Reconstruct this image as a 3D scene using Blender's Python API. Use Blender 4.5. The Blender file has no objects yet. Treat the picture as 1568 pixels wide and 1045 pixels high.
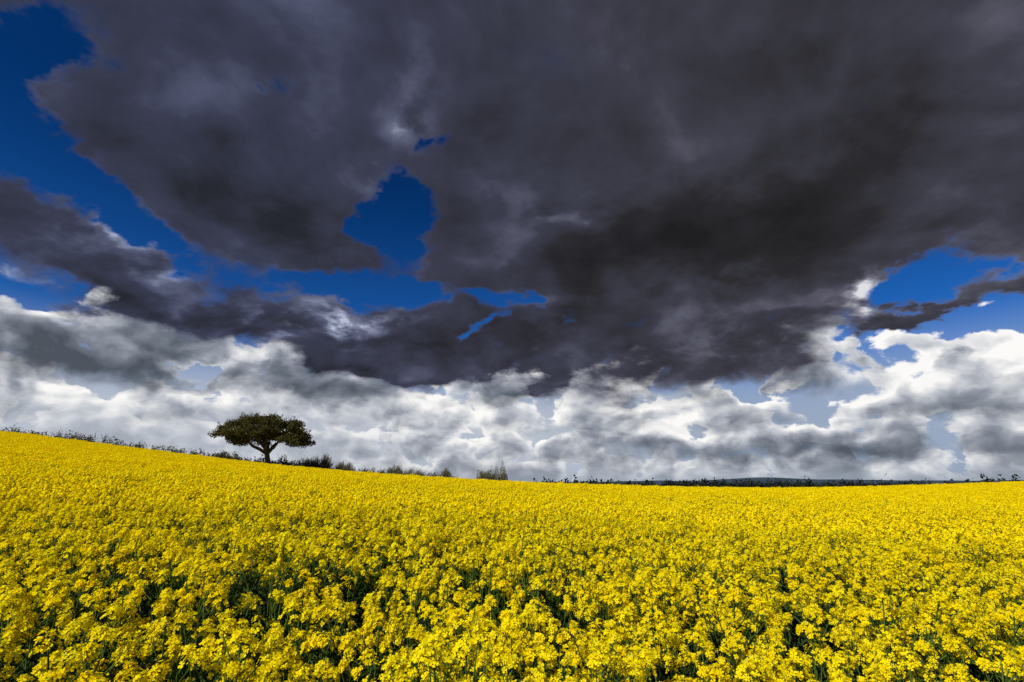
import bpy, math, random
import numpy as np
from mathutils import Vector, Matrix
random.seed(7); rng=np.random.default_rng(11)
scene=bpy.context.scene
rad=math.radians
EYE=1.75
# ------------------------------------------------------------------ terrain
AX=np.array([-0.989,-0.731,-0.477,-0.227,0.02,0.265,0.51,0.757,0.965])*70
AZ=np.array([0.0953,0.0633,0.0337,0.012,-0.002,-0.0093,-0.0118,-0.007,0.0])*70
AX=np.concatenate([[-200,-110],AX,[100,200]]); AZ=np.concatenate([[11,9.2],AZ,[0.8,1.5]])
_xs=np.linspace(-200,200,801); _zs=np.interp(_xs,AX,AZ)
_k=np.hanning(33); _k/=_k.sum(); _zs=np.convolve(np.pad(_zs,16,mode='edge'),_k,mode='valid')
def sstep(t): t=np.clip(t,0,1); return t*t*(3-2*t)
def ground(x,y):
    x=np.asarray(x,float); y=np.asarray(y,float)
    a=np.interp(x,_xs,_zs)
    z=a-0.45*(1-sstep(y/40))
    z=z+0.04*np.sin(x*0.35+1)*np.sin(y*0.27)*np.exp(-np.abs(y-20)/60)
    s=np.maximum(np.maximum(sstep((y-74)/130),sstep((np.abs(x)-150)/200)),sstep((-y-100)/200))
    far=-11-9*sstep((np.hypot(x,y)-300)/1500)+1.0*np.sin(x*0.004)*np.cos(y*0.003)
    z=z*(1-s)+far*s
    return z+EYE-1.2          # soil level; crop stands 1.2 m above it

def new_mat(name):
    m=bpy.data.materials.new(name); m.use_nodes=True
    m.node_tree.nodes.clear(); return m
class NB:
    def __init__(s,nt): s.nt=nt
    def n(s,t): return s.nt.nodes.new(t)
    def set(s,sock,v):
        if isinstance(v,bpy.types.NodeSocket): s.nt.links.new(v,sock)
        else: sock.default_value=v
    def m(s,op,a,b=None,c=None,clamp=False):
        n=s.n('ShaderNodeMath'); n.operation=op; n.use_clamp=clamp
        s.set(n.inputs[0],a)
        if b is not None: s.set(n.inputs[1],b)
        if c is not None: s.set(n.inputs[2],c)
        return n.outputs[0]
    def v(s,op,a,b=None,c=None):
        n=s.n('ShaderNodeVectorMath'); n.operation=op
        s.set(n.inputs[0],a)
        if b is not None:
            s.set(n.inputs['Scale'] if op=='SCALE' else n.inputs[1],b)
        if c is not None: s.set(n.inputs[2],c)
        return n.outputs[0]
    def xyz(s,x,y,z):
        n=s.n('ShaderNodeCombineXYZ')
        for i,q in enumerate((x,y,z)): s.set(n.inputs[i],q)
        return n.outputs[0]
    def sep(s,v):
        n=s.n('ShaderNodeSeparateXYZ'); s.set(n.inputs[0],v); return n.outputs
    def noise(s,vec,scale,detail=4,rough=0.5,dist=0,dim='3D'):
        n=s.n('ShaderNodeTexNoise'); n.noise_dimensions=dim
        if vec is not None: s.set(n.inputs['Vector'],vec)
        n.inputs['Scale'].default_value=scale; n.inputs['Detail'].default_value=detail
        n.inputs['Roughness'].default_value=rough; n.inputs['Distortion'].default_value=dist
        return n.outputs[0],n.outputs[1]
    def vor(s,vec,scale,detail=2,rough=0.5):
        n=s.n('ShaderNodeTexVoronoi'); n.feature='F1'; n.normalize=True; n.voronoi_dimensions='2D'
        s.set(n.inputs['Vector'],vec); n.inputs['Scale'].default_value=scale
        n.inputs['Detail'].default_value=detail; n.inputs['Roughness'].default_value=rough
        return n.outputs['Distance']
    def ss(s,x,lo,hi,a=0.0,b=1.0):
        n=s.n('ShaderNodeMapRange'); n.interpolation_type='SMOOTHSTEP'
        s.set(n.inputs[0],x)
        n.inputs[1].default_value=lo; n.inputs[2].default_value=hi
        n.inputs[3].default_value=a; n.inputs[4].default_value=b
        return n.outputs[0]
    def mix(s,f,a,b,typ='MIX'):
        n=s.n('ShaderNodeMix'); n.data_type='RGBA'; n.blend_type=typ
        s.set(n.inputs[0],f); s.set(n.inputs[6],a); s.set(n.inputs[7],b)
        return n.outputs[2]
    def ramp(s,f,stops):
        n=s.n('ShaderNodeValToRGB'); s.set(n.inputs[0],f); e=n.color_ramp.elements
        e[0].position,e[0].color=stops[0][0],(*stops[0][1],1)
        e[1].position,e[1].color=stops[-1][0],(*stops[-1][1],1)
        for p,c in stops[1:-1]:
            q=e.new(p); q.color=(*c,1)
        return n.outputs[0]
    def blob(s,P,az,el,ra,re,rot=0):
        n=s.n('ShaderNodeMapping'); n.vector_type='TEXTURE'
        s.set(n.inputs[0],P); n.inputs[1].default_value=(az,el,0)
        n.inputs[2].default_value=(0,0,rad(rot)); n.inputs[3].default_value=(ra,re,1)
        g=s.n('ShaderNodeTexGradient'); g.gradient_type='QUADRATIC_SPHERE'
        s.set(g.inputs[0],n.outputs[0]); return g.outputs['Fac']
    def blobs(s,P,lst,grow=1.3):
        acc=None
        for az,el,ra,re,rot,w in lst:
            f=s.blob(P,az,el,ra*grow,re*grow,rot)
            acc=s.m('MULTIPLY',f,w*1.35) if acc is None else s.m('MULTIPLY_ADD',f,w*1.35,acc)
        return acc
# ------------------------------------------------------------------ materials
def leafy(name,c1,c2,trans=0.25):
    m=new_mat(name); b=NB(m.node_tree)
    oi=b.n('ShaderNodeObjectInfo').outputs['Random']
    geo=b.n('ShaderNodeNewGeometry')
    f=b.m('MULTIPLY_ADD',geo.outputs['Random Per Island'],0.5,b.m('MULTIPLY',oi,0.5))
    col=b.mix(f,(*c1,1),(*c2,1))
    d=b.n('ShaderNodeBsdfDiffuse'); b.set(d.inputs[0],col)
    o=b.n('ShaderNodeOutputMaterial')
    if trans<=0: b.set(o.inputs[0],d.outputs[0]); return m
    t=b.n('ShaderNodeBsdfTranslucent'); b.set(t.inputs[0],col)
    mx=b.n('ShaderNodeMixShader'); mx.inputs[0].default_value=trans
    b.set(mx.inputs[1],d.outputs[0]); b.set(mx.inputs[2],t.outputs[0])
    b.set(o.inputs[0],mx.outputs[0]); return m
M_pet=leafy('rape_petal',(0.92,0.68,0.003),(0.99,0.88,0.010),0.36)
M_bud=leafy('rape_bud',(0.45,0.46,0.03),(0.65,0.62,0.03),0.1)
M_stem=leafy('rape_stem',(0.055,0.095,0.018),(0.10,0.15,0.028),0)
M_leaf=leafy('rape_leaf',(0.016,0.036,0.012),(0.036,0.066,0.020),0.2)
M_tleaf=leafy('tree_foliage',(0.022,0.032,0.010),(0.10,0.09,0.026),0.2)
M_hedge=leafy('hedge_foliage',(0.025,0.04,0.014),(0.08,0.085,0.03),0)
M_twig=leafy('bare_twigs',(0.11,0.095,0.065),(0.23,0.20,0.14),0.0)
M_olive=leafy('olive_foliage',(0.085,0.09,0.035),(0.17,0.155,0.07),0)
M_far=leafy('distant_foliage',(0.010,0.016,0.014),(0.026,0.032,0.026),0.0)
def bark():
    m=new_mat('tree_bark'); b=NB(m.node_tree)
    tc=b.n('ShaderNodeTexCoord').outputs['Object']
    f,_=b.noise(b.v('MULTIPLY',tc,(4,4,0.8)),3,5,0.6)
    col=b.ramp(f,[(0.3,(0.02,0.017,0.013)),(0.7,(0.08,0.065,0.05))])
    d=b.n('ShaderNodeBsdfPrincipled'); b.set(d.inputs[0],col); d.inputs['Roughness'].default_value=0.9
    bp=b.n('ShaderNodeBump'); b.set(bp.inputs['Height'],f); bp.inputs['Distance'].default_value=0.05
    b.set(d.inputs['Normal'],bp.outputs[0])
    o=b.n('ShaderNodeOutputMaterial'); b.set(o.inputs[0],d.outputs[0]); return m
M_bark=bark()
def gmat():
    m=new_mat('farmland_soil'); b=NB(m.node_tree)
    p=b.n('ShaderNodeNewGeometry').outputs['Position']
    f,_=b.noise(p,0.004,3,0.5); g,_=b.noise(p,3.0,3,0.6)
    far=b.ramp(f,[(0.38,(0.025,0.036,0.024)),(0.5,(0.045,0.055,0.03)),(0.6,(0.035,0.05,0.038))])
    near=b.ramp(g,[(0.3,(0.012,0.02,0.008)),(0.7,(0.035,0.04,0.018))])
    r=b.n('ShaderNodeVectorMath'); r.operation='LENGTH'; b.set(r.inputs[0],p)
    col=b.mix(b.ss(r.outputs['Value'],110,220),near,far)
    d=b.n('ShaderNodeBsdfDiffuse'); b.set(d.inputs[0],col)
    o=b.n('ShaderNodeOutputMaterial'); b.set(o.inputs[0],d.outputs[0]); return m
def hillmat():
    m=new_mat('moorland_painted_haze'); b=NB(m.node_tree)
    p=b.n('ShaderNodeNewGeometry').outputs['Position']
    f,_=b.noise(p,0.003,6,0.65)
    col=b.ramp(f,[(0.35,(0.036,0.055,0.085)),(0.65,(0.062,0.085,0.118))])  # distance haze is painted into the hills' bluish base colour
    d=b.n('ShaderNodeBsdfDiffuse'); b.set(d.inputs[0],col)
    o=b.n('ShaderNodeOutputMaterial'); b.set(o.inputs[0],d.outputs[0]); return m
# ------------------------------------------------------------------ mesh helpers
def mesh_np(name,V,F,mats,mi=None,smooth=False):
    me=bpy.data.meshes.new(name)
    V=np.asarray(V,np.float32); F=np.asarray(F,np.int32)
    me.vertices.add(len(V)); me.vertices.foreach_set('co',V.ravel())
    k=F.shape[1]
    me.loops.add(F.size); me.loops.foreach_set('vertex_index',F.ravel())
    me.polygons.add(len(F)); me.polygons.foreach_set('loop_start',np.arange(0,F.size,k,dtype=np.int32))
    for m in mats: me.materials.append(m)
    if mi is not None: me.polygons.foreach_set('material_index',np.asarray(mi,np.int32))
    me.update(calc_edges=True); me.validate()
    if smooth: me.polygons.foreach_set('use_smooth',[True]*len(me.polygons))
    return me
def link(name,me,parent=None):
    o=bpy.data.objects.new(name,me); scene.collection.objects.link(o)
    if parent: o.parent=parent
    return o
class Soup:
    """quad soup builder"""
    def __init__(s): s.V=[];s.F=[];s.M=[];s.n=0
    def add(s,V,F,m):
        V=np.asarray(V,float).reshape(-1,3);F=np.asarray(F,int).reshape(-1,4)
        s.V.append(V);s.F.append(F+s.n);s.M.append(np.full(len(F),m));s.n+=len(V)
    def quads(s,C,size,m,aspect=1.0,up=None):
        C=np.asarray(C,float);n=len(C)
        a=rng.normal(size=(n,3));a/=np.linalg.norm(a,axis=1)[:,None]
        b=np.cross(a,rng.normal(size=(n,3)));b/=np.linalg.norm(b,axis=1)[:,None]
        sz=(size*rng.uniform(0.6,1.3,n))[:,None]
        u=a*sz*0.5*aspect; w=b*sz*0.5
        V=np.stack([C-u,C+w*1.0,C+u,C-w*1.0],1)
        s.add(V.reshape(-1,3),np.arange(4*n).reshape(-1,4),m)
    def tube(s,P,R,m,k=6):
        P=np.asarray(P,float);n=len(P)
        T=np.gradient(P,axis=0);T/=np.linalg.norm(T,axis=1)[:,None]+1e-9
        ref=np.array([0.3,0.9,0.1]);A=np.cross(T,ref);A/=np.linalg.norm(A,axis=1)[:,None]+1e-9
        B=np.cross(T,A)
        t=np.arange(k)*2*np.pi/k
        R=np.asarray(R)[:,None,None]
        V=P[:,None,:]+R*(A[:,None,:]*np.cos(t)[None,:,None]+B[:,None,:]*np.sin(t)[None,:,None])
        F=[]
        for i in range(n-1):
            for j in range(k):
                F.append((i*k+j,i*k+(j+1)%k,(i+1)*k+(j+1)%k,(i+1)*k+j))
        s.add(V.reshape(-1,3),F,m)
    def mesh(s,name,mats): return mesh_np(name,np.concatenate(s.V),np.concatenate(s.F),mats,np.concatenate(s.M))
# ------------------------------------------------------------------ rapeseed plants
def frame(n):
    n=n/np.linalg.norm(n); a=np.cross(n,rng.normal(size=3)); a/=np.linalg.norm(a); return n,a,np.cross(n,a)
def flower(S,c,nrm,r):
    n,a,b=frame(nrm)
    V=[];F=[]
    for k in range(4):
        t=k*math.pi/2
        d=a*math.cos(t)+b*math.sin(t); q=-a*math.sin(t)+b*math.cos(t)
        cup=rng.uniform(0.1,0.5)
        V+=[c, c+d*r*0.75+q*r*0.45+n*r*cup*0.7, c+d*r*1.05+n*r*cup*0.8, c+d*r*0.75-q*r*0.45+n*r*cup*0.7]
        F.append([4*k,4*k+1,4*k+2,4*k+3])
    S.add(V,F,0)
def raceme(S,c,ax,size,nf,lod=0):
    ax=ax/np.linalg.norm(ax); n,a,b=frame(ax)
    for i in range(nf):
        u=(i+0.5)/nf; t=i*2.399+rng.uniform(-.3,.3)
        rr=size*(0.18+0.82*math.sqrt(u))*rng.uniform(0.7,1.3)
        h=size*(0.55-1.45*u**1.3+rng.uniform(-.3,.3))
        d=a*math.cos(t)+b*math.sin(t)
        p=c+d*rr+n*h
        nr=d*(0.35+0.7*u)+n*(1.0-0.35*u)+rng.normal(size=3)*0.35
        if lod==0: flower(S,p,nr,rng.uniform(0.0078,0.0108))
        else:
            nn,e,f=frame(nr); r=rng.uniform(0.012,0.016)
            S.add([p-e*r,p-f*r,p+e*r,p+f*r],[[0,1,2,3]],0)
        if lod==0 and i%2==0:
            q=c-n*size*(0.3+0.8*u); w=b*0.0008
            S.add([q-w,q+w,p+w,p-w],[[0,1,2,3]],2)
    if lod==0:
        C=c+n*size*0.62+rng.normal(size=(6,3))*size*0.12; S.quads(C,0.009,1)
        for i in range(6):
            t=rng.uniform(0,6.28); d=a*math.cos(t)+b*math.sin(t)
            q=c-n*size*rng.uniform(1.2,2.8); e=q+d*0.03+n*0.025; w=np.cross(d,n)*0.0012
            S.add([q-w,q+w,e+w,e-w],[[0,1,2,3]],2)
def leaf(S,p,d,L,W,m=3):
    d=d/np.linalg.norm(d); s=np.cross(d,[0,0,1.0]); s/=np.linalg.norm(s)+1e-6
    dr=np.array([0,0,-1.0])
    c1=p+d*L*.5; c2=p+d*L+dr*L*.35
    up=np.array([0,0,W*0.25])
    S.add([p,c1+s*W*.5+up,c2,c1],[[0,1,2,3]],m); S.add([p,c1,c2,c1-s*W*.5+up],[[0,1,2,3]],m)
def plant(name,lod):
    S=Soup()
    lean=np.array([rng.uniform(-.06,.06),rng.uniform(-.06,.06),0])
    z0=-1.2 if lod==0 else -0.6
    P=[np.array([0,0,z0])+0*lean,np.array([0,0,z0*.5])+lean*.4,lean+np.array([0,0,-0.03])]
    S.tube(P,[0.007,0.005,0.0025],2,4 if lod==0 else 3)
    big=rng.uniform(.85,1.25)
    raceme(S,P[2],np.array([*lean[:2],1.0]),rng.uniform(.024,.034)*big,30 if lod==0 else 14,lod)
    nb=rng.integers(5,9)
    for i in range(nb):
        t=i*2.4+rng.uniform(-.5,.5); h=rng.uniform(-.45,-.14)
        f=(h-z0)/(-z0); base=lean*f+np.array([0,0,h])
        out=rng.uniform(.05,.16); topz=rng.uniform(-.20,-.0)
        d=np.array([math.cos(t),math.sin(t),0])
        tip=base+d*out; tip[2]=max(topz,h+0.1)
        mid=base*.5+tip*.5+d*out*.18
        S.tube([base,mid,tip-np.array([0,0,.02])],[.0032,.0026,.0016],2,3)
        raceme(S,tip,tip-mid+rng.normal(size=3)*.02,rng.uniform(.013,.029)*big,rng.integers(12,27) if lod==0 else 10,lod)
        if lod==0 or i%2==0: leaf(S,base,d+np.array([0,0,.5]),rng.uniform(.05,.1),.02)
    for i in range(10 if lod==0 else 4):
        t=rng.uniform(0,6.28); h=rng.uniform(max(-.8,z0),-.25)
        leaf(S,np.array([0,0,h]),np.array([math.cos(t),math.sin(t),rng.uniform(.1,.8)]),rng.uniform(.1,.22),rng.uniform(.03,.07))
    return bpy.data.objects.new(name,S.mesh(name,[M_pet,M_bud,M_stem,M_leaf]))
def clump(name):
    S=Soup()
    for i in range(18):
        c=np.array([rng.uniform(-.24,.24),rng.uniform(-.24,.24),-abs(rng.normal())*.07])
        C=c+rng.normal(size=(9,3))*np.array([.022,.022,.02]); S.quads(C,.042,0)
    C=np.stack([rng.uniform(-.25,.25,20),rng.uniform(-.25,.25,20),rng.uniform(-.35,-.12,20)],1)
    S.quads(C,.07,3)
    return bpy.data.objects.new(name,S.mesh(name,[M_pet,M_bud,M_stem,M_leaf]))
def instancer(name,pts,rot,scl,srcs,parent):
    col=bpy.data.collections.new(name+'_sources')
    for o in srcs: col.objects.link(o)
    me=bpy.data.meshes.new(name); me.vertices.add(len(pts)); me.vertices.foreach_set('co',np.asarray(pts,np.float32).ravel())
    a=me.attributes.new('rot','FLOAT_VECTOR','POINT'); a.data.foreach_set('vector',np.asarray(rot,np.float32).ravel())
    a=me.attributes.new('scl','FLOAT','POINT'); a.data.foreach_set('value',np.asarray(scl,np.float32).ravel())
    o=link(name,me,parent)
    ng=bpy.data.node_groups.new(name,'GeometryNodeTree')
    ng.interface.new_socket('Geometry',in_out='INPUT',socket_type='NodeSocketGeometry')
    ng.interface.new_socket('Geometry',in_out='OUTPUT',socket_type='NodeSocketGeometry')
    N=ng.nodes.new;L=ng.links.new
    gi=N('NodeGroupInput');go=N('NodeGroupOutput');ip=N('GeometryNodeInstanceOnPoints')
    ci=N('GeometryNodeCollectionInfo');ci.inputs[0].default_value=col
    ci.inputs['Separate Children'].default_value=True;ci.inputs['Reset Children'].default_value=True
    na=N('GeometryNodeInputNamedAttribute');na.data_type='FLOAT_VECTOR';na.inputs[0].default_value='rot'
    nb=N('GeometryNodeInputNamedAttribute');nb.data_type='FLOAT';nb.inputs[0].default_value='scl'
    er=N('FunctionNodeEulerToRotation');L(na.outputs[0],er.inputs[0])
    L(gi.outputs[0],ip.inputs['Points']);L(ci.outputs[0],ip.inputs['Instance']);ip.inputs['Pick Instance'].default_value=True
    L(er.outputs[0],ip.inputs['Rotation']);L(nb.outputs[0],ip.inputs['Scale']);L(ip.outputs[0],go.inputs[0])
    md=o.modifiers.new('instances','NODES');md.node_group=ng
    return o
def scatter(r0,r1,dens,halfang,ymax=73,jit=.9):
    s=1/math.sqrt(dens)
    X,Y=np.meshgrid(np.arange(-r1,r1,s),np.arange(-1.5,min(r1,ymax)+s,s))
    X=X.ravel()+rng.uniform(-.5,.5,X.size)*s*jit*1.4;Y=Y.ravel()+rng.uniform(-.5,.5,Y.size)*s*jit*1.4
    R=np.hypot(X,Y);A=np.abs(np.arctan2(X,Y+1.2))
    k=(R>=r0)&(R<r1)&(A<halfang)&(Y<ymax)
    return X[k],Y[k]
crop=bpy.data.objects.new('rapeseed_crop',None); scene.collection.objects.link(crop)
def hvar(x,y): return 0.05*np.sin(x*1.7+np.sin(y*1.3)*2)*np.sin(y*1.1+np.sin(x*.9)*2)+0.03*np.sin(x*4.1+y*2.2+np.sin(y*3)*1.5)
def tier(name,r0,r1,dens,srcs,sc=(0.9,1.1),dz=.05,tilt=.12,thin=0):
    x,y=scatter(r0,r1,dens,rad(60)); n=len(x)
    if thin:   # the crop is patchier towards the west side
        p=thin*(.1+.9*sstep((1.2-x)/4.0))*sstep((9-y)/6)*(0.75+.6*np.sin(x*2.3+1)*np.sin(y*1.9+x))
        k=rng.uniform(size=n)>p; x,y=x[k],y[k]; n=len(x)
    z=ground(x,y)+1.2+hvar(x,y)+rng.normal(size=n)*dz-dz*.5
    rot=np.stack([rng.normal(size=n)*tilt,rng.normal(size=n)*tilt,rng.uniform(0,6.28,n)],1)
    instancer(name,np.stack([x,y,z],1),rot,rng.uniform(sc[0],sc[1],n),srcs,crop)
tier('near_plants',0.75,8,36,[plant('rape_plant_%d'%i,0) for i in range(12)],(.82,1.12),.06,.15,.40)
tier('middle_plants',8,26,27,[plant('rape_plant_simple_%d'%i,1) for i in range(8)],(0.95,1.2),.055)
tier('far_plants',26,112,8.5,[clump('rape_clump_%d'%i) for i in range(6)],(0.9,1.2),.055,.10)
# ------------------------------------------------------------------ ground sheet
rr=np.concatenate([[0.01],np.geomspace(0.6,12000,170)]); na=300
th=np.arange(na)*2*np.pi/na
R,T=np.meshgrid(rr,th,indexing='ij'); GX=R*np.sin(T);GY=R*np.cos(T);GZ=ground(GX,GY)
V=np.stack([GX,GY,GZ],-1).reshape(-1,3)
i,j=np.meshgrid(np.arange(len(rr)-1),np.arange(na),indexing='ij')
F=np.stack([i*na+j,(i+1)*na+j,(i+1)*na+(j+1)%na,i*na+(j+1)%na],-1).reshape(-1,4)[:,::-1]
link('ground',mesh_np('ground',V,F,[gmat()],smooth=True))
# ------------------------------------------------------------------ hills
xs=np.linspace(-4000,9000,261);ys=np.linspace(4200,7000,25)
HX,HY=np.meshgrid(xs,ys,indexing='ij')
env=np.sin((HY-4200)/2800*np.pi)
gxr=HX/5600
h=0+38*np.exp(-((gxr-.47)/.07)**2)+20*np.exp(-((gxr-.62)/.14)**2)+16*np.exp(-((gxr-.31)/.10)**2)+22*np.exp(-((gxr-1.1)/.3)**2)
h+=3*np.sin(HX*.006)+2*np.sin(HX*.017+1)
HZ=-22+(h+24)*env
V=np.stack([HX,HY,HZ],-1).reshape(-1,3);ny=len(ys)
i,j=np.meshgrid(np.arange(len(xs)-1),np.arange(ny-1),indexing='ij')
F=np.stack([i*ny+j,(i+1)*ny+j,(i+1)*ny+j+1,i*ny+j+1],-1).reshape(-1,4)
link('hills',mesh_np('hills',V,F,[hillmat()],smooth=True))
# ------------------------------------------------------------------ lone tree
def lone_tree(x,y):
    g=float(ground(x,y)); S=Soup(); E=1.0
    root=np.array([0,0,0.]); fork=np.array([-.15,0,1.6+E])
    S.tube([root+[0,0,-.3],root+[.1,0,.4],root+[.22,0,1.2],fork],[.75,.42,.34,.32],1,9)
    cl=[]
    def top(u):
        return np.interp(u,[-7.8,-6.8,-6,-4.6,-2.5,-.8,1,2.6,4.0,5.2,5.9],[3.9,5.0,6.1,6.8,7.1,7.4,7.3,6.9,5.9,4.7,3.4])
    def bot(u):
        return np.interp(u,[-7.8,-6.5,-4,-2.2,0,1.8,3,4.5,5.9],[3.2,2.6,2.2,2.4,2.9,2.5,2.0,1.8,2.0])
    for k in range(340):
        u=rng.uniform(-6.8,5.0); dy=rng.uniform(-1,1)
        w=math.sqrt(max(0,1-((u+1.0)/7.2)**2)); dep=5.0*w
        t=math.sqrt(1-dy*dy*.8)
        hi=bot(u)+(top(u)-bot(u))*t-.45; lo=bot(u)+.4+0.5*abs(dy)
        if hi<lo: hi=lo+.05
        q=rng.uniform()**.6
        c=np.array([u,dy*dep,lo+(hi-lo)*q+E])
        if all(np.linalg.norm((c-o)*[1,1,1.3])>1.1 for o in cl): cl.append(c)
    limbs=[]
    for a in range(9):
        t=a*2*math.pi/9+.3
        e=np.array([-.9+3.4*math.cos(t),2.8*math.sin(t),3.9+E+rng.uniform(-.3,.8)])
        if a%3==0: e[2]+=1
        m=fork*.5+e*.5+np.array([0,0,-.25])+rng.normal(size=3)*.15
        S.tube([fork+[0,0,-.15],fork*.75+e*.25+rng.normal(size=3)*.08,m,e],[.24,.19,.15,.09],1,6); limbs+= [m,e,fork*.25+e*.75]
    for c in cl:
        b=min(limbs,key=lambda l:np.linalg.norm(l-c))
        m=b*.5+c*.5+rng.normal(size=3)*.15
        S.tube([b,m,c],[.08,.05,.02],1,4)
        r=rng.uniform(.55,1.0); n=int(540*r*r)
        C=rng.normal(size=(n,3)); C/=np.linalg.norm(C,axis=1)[:,None]; C*=(rng.uniform(0,1,n)**.45)[:,None]*r*np.array([1.15,1.15,.62])
        C[:,2]+=rng.normal(size=n)*.08
        S.quads(c+C,.17,0)
        for q in range(5):
            d=rng.normal(size=3);d[2]=abs(d[2])*.5;d/=np.linalg.norm(d)
            S.tube([c,c+d*r*.6,c+d*r*1.15],[.03,.02,.008],1,3)
            S.quads(c+d*r*1.15+rng.normal(size=(14,3))*.12,.15,0)
    o=link('windswept_tree',S.mesh('windswept_tree',[M_tleaf,M_bark])); o.location=(x,y,g)
lone_tree(-34.5,74)
# ------------------------------------------------------------------ hedge & shrubs
def bushmass(S,c,w,d,h,n,size,m,twig=0,tm=1,shell=.5):
    C=rng.normal(size=(n,3)); C/=np.linalg.norm(C,axis=1)[:,None]
    lump=1+.25*np.sin(C[:,0]*5+c[0])*np.cos(C[:,1]*4)
    C*=(rng.uniform(0,1,n)**shell*lump)[:,None]; C[:,2]=np.abs(C[:,2])
    S.quads(np.asarray(c)+C*[w/2,d/2,h],size,m)
    for i in range(twig):
        t=rng.uniform(0,6.28);u=rng.uniform(.1,1)
        e=np.array([math.cos(t)*w/2*u,math.sin(t)*d/2*u,h*rng.uniform(.75,1.1)*math.sqrt(max(.1,1-u*u*.7))])
        b=np.array([e[0]*.15,e[1]*.15,0])
        S.tube([c+b,c+(b+e)*.5+rng.normal(size=3)*.1,c+e],[.05,.035,.018],tm,3)
        for k in range(3):
            f=c+b+(e-b)*rng.uniform(.4,.9); S.tube([f,f+rng.normal(size=3)*.2+[0,0,.15],f+rng.normal(size=3)*.35+[0,0,.35]],[.025,.02,.012],tm,3)
S=Soup()
px=-95
while px<-8:
    y=78+rng.uniform(-1,1); g=float(ground(px,y)); 
    hh=1.65+abs(rng.normal())*.25+(.5 if rng.uniform()<.14 else 0)
    bushmass(S,np.array([px,y,g]),rng.uniform(1.8,3.5),2,hh,300,.2,0,6,1,.35)
    px+=rng.uniform(.8,1.9)
link('hedge',S.mesh('hedge',[M_hedge,M_twig]))
def shrub(name,gx,y,w,above,mat,n,twig,size=.16):
    x=gx*y; g=float(ground(x,y)); S=Soup()
    h=(above+max(0.6,EYE+np.interp(gx*70,_xs,_zs)/70*y-g))*1.06
    k=max(1,int(w/1.6))
    for i in range(k):
        bushmass(S,np.array([(i-(k-1)/2)*w/k*.8+rng.uniform(-.2,.2),rng.uniform(-.5,.5),0]),w/k*1.5 if k>1 else w,w*.6,h*rng.uniform(.75,1.05),n//k,size,0,twig//k,1,.35)
    o=link(name,S.mesh(name,[mat,M_twig])); o.location=(x,y,g)
# bearings given as tan(azimuth) from the viewpoint's north
shrub('hawthorn_shrub',-.545,77,4.8,1.05,M_hedge,4200,20)
shrub('hawthorn_shrub',-.452,77,4.4,.8,M_hedge,3800,20)
shrub('hawthorn_shrub',-.425,78,3.0,.5,M_hedge,2500,20)
shrub('bare_shrub',-.372,82,5.4,1.9,M_twig,1700,260,.11)
shrub('bare_shrub',-.315,84,3.4,1.3,M_twig,1000,170,.11)
shrub('hawthorn_shrub',-.268,86,5.5,.6,M_hedge,3400,10)
shrub('bare_shrub',-.222,90,3.4,1.9,M_olive,1500,160,.13)
shrub('bare_shrub',-.185,90,4.4,1.3,M_twig,1200,170,.11)
shrub('bare_shrub',-.124,94,2.9,2.2,M_twig,1000,200,.11)
shrub('bare_shrub',-.145,94,3,.8,M_twig,800,80,.11)
shrub('gorse_bush',-.038,96,6.4,2.4,M_olive,12000,60,.15)
# ------------------------------------------------------------------ distant tree lines
S=Soup()
def line(p0,p1,step,h0,h1,size):
    p0=np.array(p0,float);p1=np.array(p1,float);L=np.linalg.norm(p1-p0);t=0
    while t<L:
        p=p0+(p1-p0)*t/L+rng.normal(size=2)*3; g=float(ground(*p)); h=rng.uniform(h0,h1)
        w=rng.uniform(1.2,2.4)*step
        bushmass(S,np.array([p[0],p[1],g-.5]),w,w,h,260,size,0,0,1,.4)
        t+=step*rng.uniform(.5,.9)
line((14,330),(60,340),4,12.2,14.0,1.3)
line((50,345),(170,370),6,11.6,13.0,1.4)
line((160,380),(420,420),6,12.4,13.8,1.6)
line((150,520),(620,560),9,12.5,14.6,2.2)
line((40,620),(400,700),11,14,16.5,2.6)
line((330,375),(460,390),6,14,16.2,1.6)
link('distant_treeline',S.mesh('distant_treeline',[M_far]))
# ------------------------------------------------------------------ sun
SUN_AZ=-135; SUN_EL=40
sd=Vector((math.cos(rad(SUN_EL))*math.sin(rad(SUN_AZ)),math.cos(rad(SUN_EL))*math.cos(rad(SUN_AZ)),math.sin(rad(SUN_EL))))
L=bpy.data.lights.new('sun','SUN');L.energy=5;L.angle=rad(.5);L.color=(1,.96,.88)
so=bpy.data.objects.new('sun',L);scene.collection.objects.link(so);so.rotation_euler=sd.to_track_quat('Z','Y').to_euler();so.location=(0,0,50)
# ------------------------------------------------------------------ sky
w=bpy.data.worlds.new('World');scene.world=w;w.use_nodes=True
try: w.cycles.sampling_method='NONE'
except Exception: pass
nt=w.node_tree;nt.nodes.clear();b=NB(nt)
sky=b.n('ShaderNodeTexSky');sky.sky_type='NISHITA';sky.sun_disc=False
sky.sun_elevation=rad(SUN_EL);sky.sun_rotation=rad(SUN_AZ);sky.air_density=1;sky.dust_density=.3;sky.ozone_density=3
D=b.v('NORMALIZE',b.n('ShaderNodeTexCoord').outputs['Generated'])
x,y,z=b.sep(D)
zp=b.m('MAXIMUM',z,0.0)
az=b.m('MULTIPLY',b.m('ARCTAN2',x,y),57.2958)
el=b.m('MULTIPLY',b.m('ARCSINE',z),57.2958)
Q=b.v('DIVIDE',D,b.xyz(*[b.m('ADD',zp,.42)]*3))
_,wc=b.noise(Q,2.6,6,.6)
wx,wy,wz=b.sep(b.v('SUBTRACT',wc,(.5,.5,.5)))
amp=b.m('MULTIPLY_ADD',zp,34,11)
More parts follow.
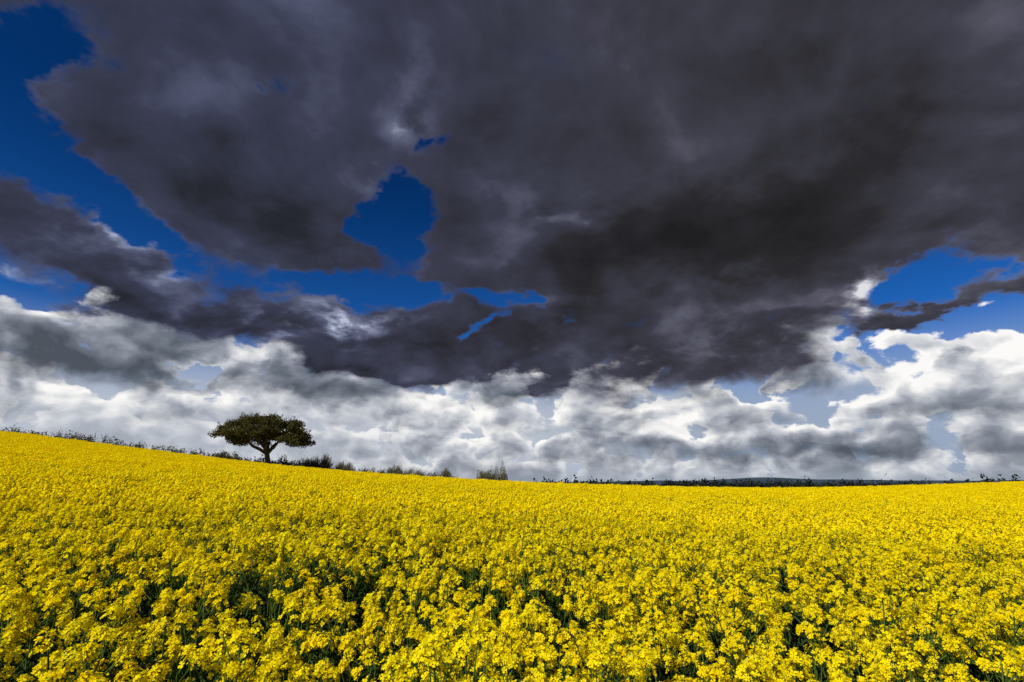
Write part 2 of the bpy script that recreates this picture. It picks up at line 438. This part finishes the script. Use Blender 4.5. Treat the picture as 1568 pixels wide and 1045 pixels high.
azw=b.m('MULTIPLY_ADD',wx,b.m('MULTIPLY',amp,1.3),az); elw=b.m('MULTIPLY_ADD',wy,b.m('MULTIPLY',amp,.75),el)
P=b.xyz(azw,elw,0)
# lower edge of the dark deck as a function of azimuth
fc=b.n('ShaderNodeFloatCurve')
pts=[(-60,18),(-47,17),(-38,15.8),(-30,14.2),(-22,12.4),(-15,10.6),(-10,9.8),(-6,11.2),(-2,11.4),(3,10.3),(8,10.6),(12,11),(20,10.6),(27,10.6),(32,12),(36,14.3),(42,14.4),(60,14)]
c=fc.mapping.curves[0]
c.points[0].location=(0,pts[0][1]/30);c.points[1].location=(1,pts[-1][1]/30)
for a,e in pts[1:-1]: c.points.new((a+60)/120,e/30)
fc.mapping.update()
b.set(fc.inputs['Value'],b.m('MULTIPLY_ADD',az,1/120,.5,clamp=True))
base=b.m('MULTIPLY_ADD',b.m('SUBTRACT',elw,b.m('MULTIPLY',fc.outputs[0],30)),.13,.1)
base=b.m('MINIMUM',base,.62)
holes=b.blobs(P,[
 (-49.5,33,6.5,7.5,10,1.6),(-47,26,6.5,4.4,-20,1.35),(-42,24.2,6.5,3.3,-30,1.35),(-35.5,21.8,6.5,2.7,-25,1.3),
 (-13.8,28.5,5.6,7,10,1.85),(-8,36.5,4.5,3,0,.9),(-21,20.4,11,3.0,-4,1.6),(-12.5,19.2,8,2.8,0,1.25),
 (-2,18.8,5.5,2.2,-10,1.1),(4,18.4,4.4,1.8,0,1.0),(-2.5,15.6,3,1.4,20,.7),(42.5,17,6.5,3.0,10,1.6),(46,12.2,8,2.4,0,1.3),(-33,38,5,2,0,.5)])
pat=b.blobs(P,[(-17,12.3,9,2.1,-14,.8),(3.2,9.6,3.4,2.4,-20,.9),(41,13.8,8,1.9,0,.9),(-40,18.0,13,2.6,-12,.5),(-5,13.0,8,2.6,0,.65),(40,31,9,6,0,.35)])
n2,n2c=b.noise(Q,4.2,8,.54,.25)
n2b,_=b.noise(b.v('ADD',Q,(-.05,-.01,.045)),4.2,5,.54,.25)
Dn=b.m('ADD',b.m('SUBTRACT',base,holes),b.m('MULTIPLY_ADD',b.m('SUBTRACT',n2,.5),2.0,pat))
mask2=b.ss(Dn,-.18,.36)
bright=b.blobs(P,[(-29,16,7,2.6,-12,.5),(-38.7,21.2,7,2.4,-15,.4),(-43,13.4,6,2.5,0,.4),(-19.5,16.8,8,2,-5,.45),(36.5,16,4.5,3.4,0,.7),(7,26.6,7,3.5,-20,.2),(-13.4,37.5,6,4.5,0,.25),(-47,15,6,2,0,.6),(28,15,8,2.4,0,.2)])
dark=b.blobs(P,[(27,25.5,24,8,6,.29),(12,23,14,6,0,.15),(-28,29,12,6,0,.15),(12,14,14,3,0,.08),(-17,12,8,2,-10,.12),(30,40,14,5,0,.06),(-38,17.5,9,2,-10,.06)])
lite=b.blobs(P,[(-38,38,16,7,0,.08),(-3,44,14,6,0,.05),(48,33,12,9,0,.12),(3,33,8,8,0,.13),(-38,20,12,2,0,.10),(24,17,12,3,0,.15),(0,24,6,3,0,.10)])
emb2=b.m('SUBTRACT',n2,n2b)
L2=b.m('MULTIPLY_ADD',wz,.24,.355)
L2=b.m('MULTIPLY_ADD',emb2,.66,b.m('ADD',L2,lite))
L2=b.m('MULTIPLY_ADD',b.ss(el,26,14,.15,1),b.m('MULTIPLY',b.m('SUBTRACT',n2,.5),.55),L2)
L2=b.m('SUBTRACT',L2,dark)
L2=b.m('ADD',L2,b.m('MULTIPLY',bright,b.ss(b.m('MULTIPLY_ADD',emb2,1.2,n2),.38,.68)))
thin=b.m('MULTIPLY',b.ss(Dn,.5,.0),b.ss(el,24,12,.4,1))
L2=b.m('MULTIPLY_ADD',thin,.22,L2)
col2=b.ramp(L2,[(0,(.014,.014,.016)),(.2,(.024,.024,.028)),(.42,(.049,.050,.071)),(.62,(.110,.114,.155)),(.8,(.28,.29,.34)),(1,(.72,.73,.76))])
tint=b.mix(b.ss(az,-35,30),(.90,.98,1.22,1),(1.03,1.0,1.0,1))
col2=b.v('MULTIPLY',col2,tint)
# ---- cumulus rows near the horizon
E=b.xyz(b.m('MULTIPLY',az,.1),b.m('MULTIPLY',el,.15),0)
nw,cw=b.noise(E,1.8,5,.55,0,'2D')
cws=b.v('SUBTRACT',cw,(.5,.5,.5))
Ew=b.v('ADD',E,b.v('SCALE',cws,.26))
def H(p):
    v=b.vor(p,2.3,2,.5); n,_=b.noise(p,1.7,5,.48,0,'2D')
    v=b.m('MULTIPLY',v,v)
    return b.m('SUBTRACT',b.m('MULTIPLY',n,1.0),b.m('MULTIPLY',v,.75))
h0=H(Ew);h1=H(b.v('ADD',Ew,(-.065,.095,0)))
emb=b.m('SUBTRACT',h0,h1)
cwx,cwy,_z=b.sep(cws)
PC=b.xyz(b.m('MULTIPLY_ADD',cwx,7,az),b.m('MULTIPLY_ADD',cwy,4,el),0)
cb=b.blobs(PC,[(19,5.8,5,2.6,10,.6),(31.5,8.3,6,2.4,10,.45),(45,10.4,9,1.8,0,.35),(-10,9.6,7,2.0,0,.3),(-14,6.7,8,2.0,0,.28),(11,9.2,8,2.0,0,.3),(-4,6,5,2.2,0,.3),(38,8.8,7,1.6,0,.2),(-38,6.5,12,1.8,0,.15)])
cd=b.blobs(PC,[(33,2.9,20,2.0,0,.46),(9.7,4.2,8,2.0,-5,.28),(-41,10.6,16,4,0,.30),(-22,9.8,10,2.4,-10,.20),(42,5.8,9,1.5,0,.22),(24,12,12,2,0,.12)])
ch=b.blobs(PC,[(25.2,9.2,4,3.0,10,1.1),(-32.2,10.2,4,1.6,0,.9),(46,12.6,9,1.4,0,.5)])
adj=b.m('SUBTRACT',cb,cd)
skc=b.v('MULTIPLY',sky.outputs[0],b.mix(b.ss(el,10,34),(.08,.38,.85,1),(.012,.17,.42,1)))
hazec=b.mix(b.ss(az,5,25),(4.6,5.1,6.0,1),(3.1,3.9,5.3,1))
cur=b.mix(b.ss(el,16,6),skc,hazec)
RAMP=[(0,(.075,.09,.115)),(.25,(.15,.173,.215)),(.5,(.30,.325,.38)),(.75,(.58,.60,.645)),(1,(.97,.96,.94))]
def row(cur,off,scale,top,bot,wdt,bias,tone,fall=.5,cut=None,ek=1.2,edge=.11):
    n,_=b.noise(b.v('ADD',Ew,off),scale,6,.52,0,'2D')
    f=b.m('ADD',b.m('MULTIPLY',n,1.7),b.m('MULTIPLY',h0,.7))
    d=b.m('ADD',f,b.m('MULTIPLY_ADD',el,-1/wdt,b.m('SUBTRACT',top/wdt+bias,ch if cut is None else cut)))
    d=b.m('SUBTRACT',d,b.ss(el,top+2.5,top+6))
    mk=b.m('MULTIPLY',b.ss(d,0,edge),b.ss(b.m('MULTIPLY_ADD',cwy,4,el),bot-1.0,bot+1.2))
    under=b.m('MULTIPLY',b.ss(el,bot+3.0,bot-.5),.25)
    Lr=b.m('MULTIPLY_ADD',emb,ek,b.m('SUBTRACT',b.m('ADD',b.ss(d,.0,.55,tone,tone-fall),adj),under))
    return b.mix(mk,cur,b.v('SCALE',b.ramp(Lr,RAMP),10))
cur=row(cur,(3.1,7.7,0),2.6,4.2,-2,12,-1.12,.86,.30)
cur=row(cur,(9.4,2.2,0),1.7,7.2,2.6,14,-1.10,.98,.42,None,1.3,.09)
cur=row(cur,(5.5,4.4,0),1.1,11.2,5.6,20,-1.09,.98,.44,None,1.3,.09)
# grey broken middle layer, thickest to the west
west=b.ss(az,5,-20,0,-.20)
cur=row(cur,(1.5,9.3,0),1.2,15.2,8.8,18,-1.22,.80,.44,b.m('ADD',b.m('ADD',ch,holes),west),1.3)
lh=b.m('MULTIPLY',b.m('MULTIPLY',b.ss(az,-4,-26),b.ss(b.m('MULTIPLY_ADD',cwy,5,el),8,3)),.6)
cur=b.mix(lh,cur,(5.2,5.6,6.3,1))
cur=b.mix(b.ss(el,2.0,-.2,0,.7),cur,(3.2,3.7,4.5,1))
bg1=b.n('ShaderNodeBackground');b.set(bg1.inputs[0],cur);bg1.inputs[1].default_value=.1
bg2=b.n('ShaderNodeBackground');b.set(bg2.inputs[0],b.v('SCALE',col2,10.0));bg2.inputs[1].default_value=.1
ms=b.n('ShaderNodeMixShader');b.set(ms.inputs[0],mask2);b.set(ms.inputs[1],bg1.outputs[0]);b.set(ms.inputs[2],bg2.outputs[0])
o=b.n('ShaderNodeOutputWorld');b.set(o.inputs[0],ms.outputs[0])
# ------------------------------------------------------------------ camera
cam=bpy.data.cameras.new('camera');cam.lens=18;cam.sensor_width=36;cam.clip_start=.05;cam.clip_end=30000
co=bpy.data.objects.new('camera',cam);scene.collection.objects.link(co)
co.location=(0,0,EYE);co.rotation_euler=(rad(90+15.4),0,0);scene.camera=co
scene.view_settings.view_transform='Standard';scene.view_settings.look='None';scene.view_settings.exposure=0
